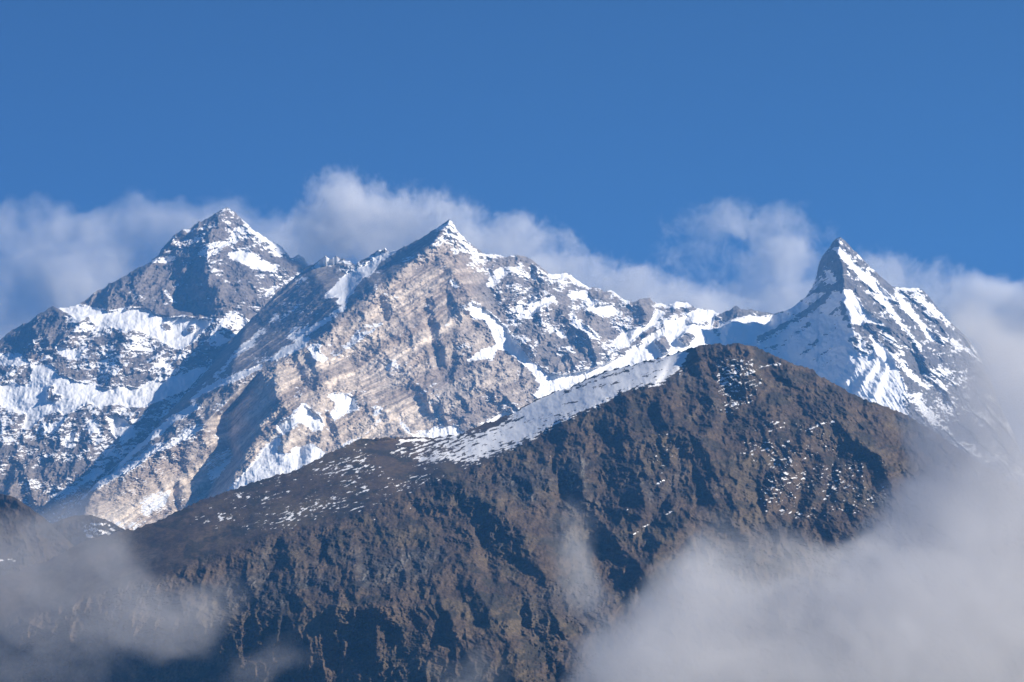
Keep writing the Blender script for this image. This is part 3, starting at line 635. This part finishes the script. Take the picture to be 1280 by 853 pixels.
_fd = sheet(0, [('s', 1, 3, [(735, 489), (750, 483), (765, 480), (778, 478)]), ('s', 1, 3, [(703, 507), (712, 504), (724, 501)]), ('s', 1, 2, [(690, 499), (715, 489), (745, 476), (770, 467), (800, 459)]), ('s', 1, 2, [(640, 527), (655, 522)]), ('s', 1, 2, [(790, 475), (815, 466), (830, 462)])], 1)
F_SNOW = np.maximum(_fa, _fl * .70) - .32 * _fd

def rock_F(X, Y, Z, U, V, bias):
    apron = sample(F_APRON, U, V)
    a, b = rot(X, Z, 8)
    a3, b3 = rot(X, Z, -28)
    zone = .25 + 1.1 * sstep(-.3, .3, fbm(X / 330, Z / 260, 3, .55, 2, 206))
    r = ridged(a / 210, b / 480, 6, 0.56, 2.1, 83) * 36 + ridged(a / 85 + .6 * fbm(X / 150, Z / 150, 3, .5, 2, 87), b / 300, 4, 0.6, 2.1, 88) * 24 + fbm(X / 40, Z / 32, 4, 0.8, 2.1, 81) * 19 * zone + ridged(X / 60, Z / 110, 4, .65, 2.1, 84) * 20 * zone + ridged(a3 / 320, b3 / 90, 4, .6, 2.1, 86) * 18
    s = fbm(X / 260, Z / 120, 6, 0.5, 2.1, 85) * 9
    return r * (1 - apron) + s * apron

F_APRON = sheet(0, [('p', 1., [(-170, 750), (60, 690), (195, 645), (320, 590), (430, 540), (640, 500), (755, 450), (870, 425), (852, 460), (825, 482), (815, 480), (780, 490), (715, 520), (660, 552), (600, 580), (560, 594), (500, 618), (430, 648), (355, 664), (270, 692), (200, 720), (0, 780), (-170, 820)])], 4)
F_ROCK = sheet(0, [('p', 1., [(600, 590), (660, 560), (720, 532), (745, 560), (750, 620), (700, 640), (640, 620)]), ('p', .8, [(830, 482), (858, 445), (885, 460), (890, 520), (870, 520)]), ('p', .8, [(240, 712), (400, 668), (420, 740), (330, 760), (260, 750)]),
                   ('p', .8, [(440, 690), (520, 650), (560, 700), (500, 740), (440, 740)]), ('p', .6, [(760, 590), (850, 600), (860, 650), (780, 660)])], 12)

def col_F(X, Y, Z, U, V, up):
    n = fbm(X / 180, Z / 130, 6, 0.6, 2.1, 91)
    g = fbm(X / 30, Z / 20, 4, 0.6, 2.1, 92)
    zone = sstep(-.3, .3, fbm(X / 330, Z / 260, 3, .55, 2, 206))
    rk = np.clip(sample(F_ROCK, U, V) * .7 + .9 * fbm(X / 110, Z / 200, 5, .6, 2.1, 93) + .7 * zone - .6, 0, 1)
    scrub = sstep(.05, .25, fbm(X / 140, Z / 90, 5, .65, 2.1, 207)) * .75
    grass = mixc((.046, .034, .028), (.118, .084, .056), np.clip(.45 + 1.0 * n + .6 * g, 0, 1))
    ochre = sstep(.02, .35, fbm(X / 260, Z / 160, 5, .6, 2.1, 95)) * .6
    grass = grass * (1 - ochre[..., None]) + np.array((.122, .095, .058)) * ochre[..., None]
    crag = sstep(.18, .5, fbm(X / 38, Z / 90, 4, .7, 2.1, 96)) * sample(F_ROCK, U, V)
    grass = grass * (1 - scrub[..., None]) + np.array((.030, .029, .024)) * scrub[..., None]
    rock = mixc((.030, .030, .033), (.165, .15, .13), np.clip(.22 + .9 * g + .6 * n, 0, 1))
    rock = rock * (1 - crag[..., None]) + np.array((.36, .34, .30)) * crag[..., None]
    return grass * (1 - rk[..., None]) + rock * rk[..., None]

def snow_F(snow, X, Y, Z, U, V, bias, up):
    a, b = rot(U, V, -20)
    streak = fbm(a / 10, b / 2.4, 5, .65, 2.1, 97)
    fl = fbm(U / 3.2, V / 2.4, 3, .7, 2.1, 99)
    out = bias + (0.62 * streak + 0.10 * fl + 0.30 * fbm(X / 200, Z / 120, 4, .6, 2, 98)) * (1 - 0.6 * sstep(.8, 1, bias))
    return np.where(bias < .03, bias, out) + (0.06 + .55 * sstep(.08, .3, bias)) * (up - blur(up, 5))

range_mesh("foothill", "brown grassy foothill with a snow dusted shoulder, standing in front of the snow peaks", MAT_HILL,
           SKY_F, F_PTS, F_LINES, -165, 1435, 900, 1900, 620, rock_F, F_SNOW, .04, col_F, F_SPURS, crest_jag=2.7, crease_blur=3.5, warp=7, snow_fn=snow_F, back=(30, 1400, 0.85), calm=F_APRON, spur_k=0.62, seed=4)

# ================================================================== LOW HILL ON THE LEFT AND THE KNOLL BESIDE IT
def small_hill(name, label, sky_pts, near, far, u0, u1, seed, nu=420):
    def rocky(X, Y, Z, U, V, bias):
        a, b = rot(X, Z, 25 if seed == 6 else -20)
        return ridged(a / 170, b / 330, 6, .55, 2.1, seed) * 60 + fbm(X / 40, Z / 30, 5, .7, 2.1, seed + 1) * 16

    pts = {}
    for i, (u, v) in enumerate(sky_pts): pts["t%d" % i] = (u, v, far)
    pts["z0"] = (u0 - 10, 900, near); pts["z1"] = (u1 + 10, 900, near)
    return range_mesh(name, label, MAT_HILL, sky_pts, pts, [], u0, u1, 900, nu, 240, rocky, [('s', .55, 3, [(-5, 701), (22, 700)]), ('p', .42, [(100, 652), (140, 655), (150, 665), (110, 675)])], .03,
                      lambda X, Y, Z, U, V, up: col_F(X, Y, Z, U, V, up) * .6, crest_jag=1.2, crease_blur=2, warp=5, snow_fn=snow_F, back=(14, 900, .8), fleck=0.3, seed=seed)
small_hill("hill", "low dark brown hill at the left edge, rising out of the mist", [(-170, 600), (-60, 612), (0, 617), (18, 621), (38, 635), (60, 652), (100, 690), (200, 780)], 9.6, 10.6, -165, 190, 6)
small_hill("hill", "small snow dusted knoll between the low brown hill and the big brown foothill", [(10, 720), (40, 672), (60, 656), (86, 646), (105, 643), (119, 645), (139, 652), (156, 662), (190, 690), (300, 800)], 9.9, 11.2, 12, 290, 7)

# ================================================================== GROUND
def sheet_ground():
    me = bpy.data.meshes.new("ground")
    S = 120000
    me.from_pydata([(-S, -S, 0), (S, -S, 0), (S, S, 0), (-S, S, 0)], [], [(0, 1, 2, 3)])
    m = bpy.data.materials.new("valley_meadow"); m.use_nodes = True
    b = m.node_tree.nodes["Principled BSDF"]; b.inputs["Roughness"].default_value = .95
    n = m.node_tree.nodes.new("ShaderNodeTexNoise"); n.inputs["Scale"].default_value = .01; n.inputs["Detail"].default_value = 8
    g = m.node_tree.nodes.new("ShaderNodeNewGeometry"); r = m.node_tree.nodes.new("ShaderNodeValToRGB")
    r.color_ramp.elements[0].color = (.05, .05, .025, 1); r.color_ramp.elements[1].color = (.13, .10, .05, 1)
    m.node_tree.links.new(g.outputs["Position"], n.inputs["Vector"]); m.node_tree.links.new(n.outputs[0], r.inputs[0]); m.node_tree.links.new(r.outputs[0], b.inputs["Base Color"])
    me.materials.append(m)
    o = bpy.data.objects.new("ground", me); C.objects.link(o); o["kind"] = "structure"; o["label"] = "dry meadow on the valley floor below the peaks"
sheet_ground()

# ================================================================== AIR
def box_mesh(name, lo, hi):
    x0, y0, z0 = lo; x1, y1, z1 = hi
    me = bpy.data.meshes.new(name)
    v = [(x, y, z) for z in (z0, z1) for y in (y0, y1) for x in (x0, x1)]
    me.from_pydata(v, [], [(0, 2, 3, 1), (4, 5, 7, 6), (0, 1, 5, 4), (2, 6, 7, 3), (0, 4, 6, 2), (1, 3, 7, 5)])
    return me

def volume_material(name, colour, density, aniso=0.0, attr=None):
    m = bpy.data.materials.new(name); m.use_nodes = True
    t = m.node_tree
    t.nodes.remove(t.nodes["Principled BSDF"])
    p = t.nodes.new("ShaderNodeVolumePrincipled")
    p.inputs["Color"].default_value = (*colour, 1)
    p.inputs["Density"].default_value = density
    p.inputs["Anisotropy"].default_value = aniso
    p.inputs["Density Attribute"].default_value = attr or ""
    t.links.new(p.outputs[0], t.nodes["Material Output"].inputs["Volume"])
    return m

HAZE_DENSITY = 2.15e-5
haze = bpy.data.objects.new("haze", box_mesh("haze", (-14000, -2000, -1), (14000, 33000, 7200)))
haze.data.materials.append(volume_material("blue_air", (.13, .46, 1.0), HAZE_DENSITY, 0.2))
C.objects.link(haze); haze["kind"] = "stuff"; haze["label"] = "thin blue haze between the viewer and the far snow peaks"

# ================================================================== CLOUDS
def cloud(name, label, urange, vrange, drange, res, blobs, dens, grain, thr=0.5, amp=1.7, shear=(0, 0), colour=(.99, .975, .96), aniso=0.0, seed=0.0, warp=0.55, kind=None, rough=0.62, stretch=(1.0, .6, 1.0), cap=1.4):
    """a cloud of water drops: blobs are (bearing, elevation, distance km, half width, half height in sheet units, half depth km, weight)"""
    c = [world_pt(u, v, d * 1000) for u in urange for v in vrange for d in drange]
    lo = [min(float(p[i]) for p in c) for i in range(3)]; hi = [max(float(p[i]) for p in c) for i in range(3)]
    me = bpy.data.volumes.new(name)
    m = volume_material(name + "_drops", colour, dens, aniso, "density")
    me.materials.append(m)
    o = bpy.data.objects.new(name, me); C.objects.link(o)
    o["label"] = label
    if kind: o["kind"] = kind
    else: o["category"] = "cloud"
    g = bpy.data.node_groups.new(name + "_shape", "GeometryNodeTree")
    g.interface.new_socket("Geometry", in_out='INPUT', socket_type='NodeSocketGeometry')
    g.interface.new_socket("Geometry", in_out='OUTPUT', socket_type='NodeSocketGeometry')
    N, L = g.nodes, g.links
    out = N.new("NodeGroupOutput")
    pos = N.new("GeometryNodeInputPosition").outputs[0]
    def vm(op, a, b=None, c=None):
        n = N.new("ShaderNodeVectorMath"); n.operation = op
        for i, x in enumerate((a, b, c)):
            if x is None: continue
            if isinstance(x, (tuple, list)): n.inputs[i].default_value = x
            else: L.new(x, n.inputs[i])
        return n.outputs["Value"] if op in ('LENGTH', 'DOT_PRODUCT', 'DISTANCE') else n.outputs[0]
    def mt(op, a, b=None, c=None, clamp=False):
        n = N.new("ShaderNodeMath"); n.operation = op; n.use_clamp = clamp
        for i, x in enumerate((a, b, c)):
            if x is None: continue
            if isinstance(x, (int, float)): n.inputs[i].default_value = x
            else: L.new(x, n.inputs[i])
        return n.outputs[0]
    def noise(vec, scale, detail, rough, off=0.0, colour=False):
        n = N.new("ShaderNodeTexNoise"); n.noise_dimensions = '4D'
        n.inputs["W"].default_value = off; n.inputs["Scale"].default_value = scale
        n.inputs["Detail"].default_value = detail; n.inputs["Roughness"].default_value = rough
        L.new(vec, n.inputs["Vector"])
        return n.outputs["Color"] if colour else n.outputs["Fac"]
    wn = noise(pos, 1 / (grain * 2.2), 3, .55, seed + 5, True)
    off = vm('SCALE', vm('SUBTRACT', wn, (.5, .5, .5)))
    off.node.inputs["Scale"].default_value = grain * 2.2 * warp * 2
    wp = vm('ADD', pos, off)
    total = None
    for (u, v, d, ru, rv, rd, wgt) in blobs:
        p = world_pt(u, v, d * 1000); k = d * 1000 / FPX
        q = vm('MULTIPLY', vm('SUBTRACT', wp, tuple(float(x) for x in p)), (1 / (ru * k), 1 / (rd * 1000), 1 / (rv * k)))
        e = mt('MULTIPLY_ADD', vm('DOT_PRODUCT', q, q), -1.0, 1.0, clamp=True)
        e = mt('MULTIPLY', e, wgt)
        total = e if total is None else mt('ADD', total, e)
    total = mt('MINIMUM', total, cap)
    st = vm('MULTIPLY', wp, stretch)
    n1 = noise(st, 1 / grain, 7, rough, seed)
    n2 = noise(st, 4.5 / grain, 5, .65, seed + 3)
    n1 = mt('ADD', mt('MULTIPLY', n1, .66), mt('MULTIPLY', n2, .34))
    dn = mt('SUBTRACT', mt('ADD', total, mt('MULTIPLY', mt('SUBTRACT', n1, .5), 2 * amp)), thr)
    dn = mt('MULTIPLY', mt('MAXIMUM', dn, 0.0), mt('MULTIPLY', total, 2.0, clamp=True))
    vc = N.new("GeometryNodeVolumeCube")
    L.new(dn, vc.inputs["Density"])
    vc.inputs["Min"].default_value = lo; vc.inputs["Max"].default_value = hi
    vc.inputs["Resolution X"].default_value = res[0]; vc.inputs["Resolution Y"].default_value = res[1]; vc.inputs["Resolution Z"].default_value = res[2]
    sm = N.new("GeometryNodeSetMaterial"); sm.inputs["Material"].default_value = m
    L.new(vc.outputs[0], sm.inputs[0]); L.new(sm.outputs[0], out.inputs[0])
    md = o.modifiers.new("shape", 'NODES'); md.node_group = g
    return o

cloud("cloud", "broad pale cloud streaming left behind the highest left summit", (-200, 420), (170, 500), (25.7, 26.7), (400, 26, 210),
      [(275, 298, 26.2, 100, 68, .25, 1.1), (190, 315, 26.2, 150, 85, .25, 1.0), (90, 350, 26.2, 170, 115, .3, .9), (-20, 420, 26.2, 190, 135, .3, .95), (345, 335, 26.2, 90, 62, .25, 1.15), (50, 295, 26.2, 110, 55, .2, .7)],
      .0036, 400, thr=.30, amp=1.8, rough=.7, seed=1, stretch=(.65, .8, 1.15), aniso=-.3)
cloud("cloud", "bright tall plume of cloud rising behind the tan peak", (300, 960), (140, 450), (22.8, 25.1), (430, 46, 200),
      [(420, 258, 24.6, 66, 74, .25, .95), (385, 305, 24.6, 60, 60, .25, 1.0), (460, 285, 24.4, 100, 92, .25, 1.1), (540, 305, 24.2, 115, 84, .25, 1.15), (640, 335, 23.8, 120, 78, .25, 1.2), (720, 365, 23.4, 105, 72, .25, 1.2), (800, 388, 23.2, 100, 62, .25, 1.2), (880, 398, 23.1, 95, 50, .25, 1.2)],
      .0072, 270, thr=.35, amp=1.9, rough=.7, seed=2, stretch=(.9, .8, 1.0), aniso=-.3)
cloud("cloud", "curled wisp of cloud just left of the pointed snow horn", (760, 1090), (200, 440), (23.0, 23.8), (260, 28, 190),
      [(925, 275, 23.4, 85, 34, .2, .75), (980, 300, 23.4, 46, 66, .2, .9), (975, 350, 23.4, 68, 64, .2, 1.1), (930, 390, 23.4, 95, 46, .2, 1.2), (875, 320, 23.4, 100, 95, .2, .6), (1010, 385, 23.4, 50, 45, .2, 1.1), (1035, 300, 23.4, 28, 50, .15, .6)],
      .0046, 200, thr=.36, amp=1.7, rough=.7, seed=3, aniso=-.3)
cloud("cloud", "soft puffs of cloud behind the right shoulder of the snow horn", (1050, 1460), (260, 560), (22.6, 24.0), (260, 36, 180),
      [(1105, 352, 23.2, 60, 50, .3, 1.0), (1190, 385, 23.2, 75, 62, .3, 1.1), (1245, 408, 23.2, 90, 72, .35, 1.2), (1340, 400, 23.2, 100, 90, .35, 1.2)],
      .0075, 250, thr=.33, amp=1.5, rough=.68, seed=4, aniso=-.3)
cloud("cloud", "heavy pale cloud bank filling the lower right, in front of the brown foothill", (620, 1480), (330, 950), (5.3, 7.3), (400, 60, 280),
      [(1000, 870, 6.2, 300, 190, .5, 1.3), (830, 850, 6.1, 150, 125, .45, 1.1), (925, 745, 6.2, 115, 85, .4, 1.1), (1060, 770, 6.3, 140, 90, .45, 1.1), (1160, 780, 6.4, 190, 170, .5, 1.3), (1300, 690, 6.5, 190, 270, .6, 1.3), (1305, 520, 6.6, 130, 150, .5, 1.4), (1215, 590, 6.6, 105, 140, .4, 1.1), (1340, 430, 6.7, 95, 100, .4, 1.0), (1170, 655, 6.5, 90, 60, .35, 1.1), (1245, 500, 6.5, 70, 80, .4, 1.6), (1180, 565, 6.5, 70, 56, .35, 1.5)],
      .0048, 300, thr=.42, amp=1.6, rough=.68, seed=5, colour=(.91, .90, .90), stretch=(1, .9, 1.15), cap=1.15)
cloud("mist", "grey mist drifting over the dark slopes in the lower left", (-220, 460), (590, 950), (4.2, 5.0), (320, 44, 200),
      [(70, 700, 4.6, 160, 80, .25, 1.0), (160, 750, 4.6, 160, 70, .25, 1.0), (40, 800, 4.6, 160, 110, .25, .85), (235, 765, 4.6, 120, 70, .25, .85), (310, 860, 4.6, 110, 50, .2, .9), (120, 650, 4.6, 90, 50, .2, .75)],
      .0034, 220, thr=.46, amp=1.7, rough=.7, seed=6, kind="stuff", colour=(.88, .87, .90), cap=1.0)
cloud("cloud", "small faint wisp rising in front of the middle of the brown foothill", (610, 810), (580, 810), (6.6, 7.2), (110, 36, 130),
      [(705, 670, 6.9, 45, 60, .2, .9), (700, 715, 6.9, 45, 60, .2, 1.0), (735, 750, 6.9, 55, 45, .2, .9)],
      .0030, 150, thr=.46, amp=1.7, rough=.7, seed=7)
cloud("cloud", "faint low wisp at the bottom edge, beneath the middle of the foothill", (480, 700), (740, 930), (6.0, 6.5), (100, 34, 90),
      [(580, 830, 6.3, 60, 55, .2, .9), (610, 890, 6.3, 60, 45, .2, 1.0)],
      .0030, 150, thr=.46, amp=1.7, rough=.7, seed=8)
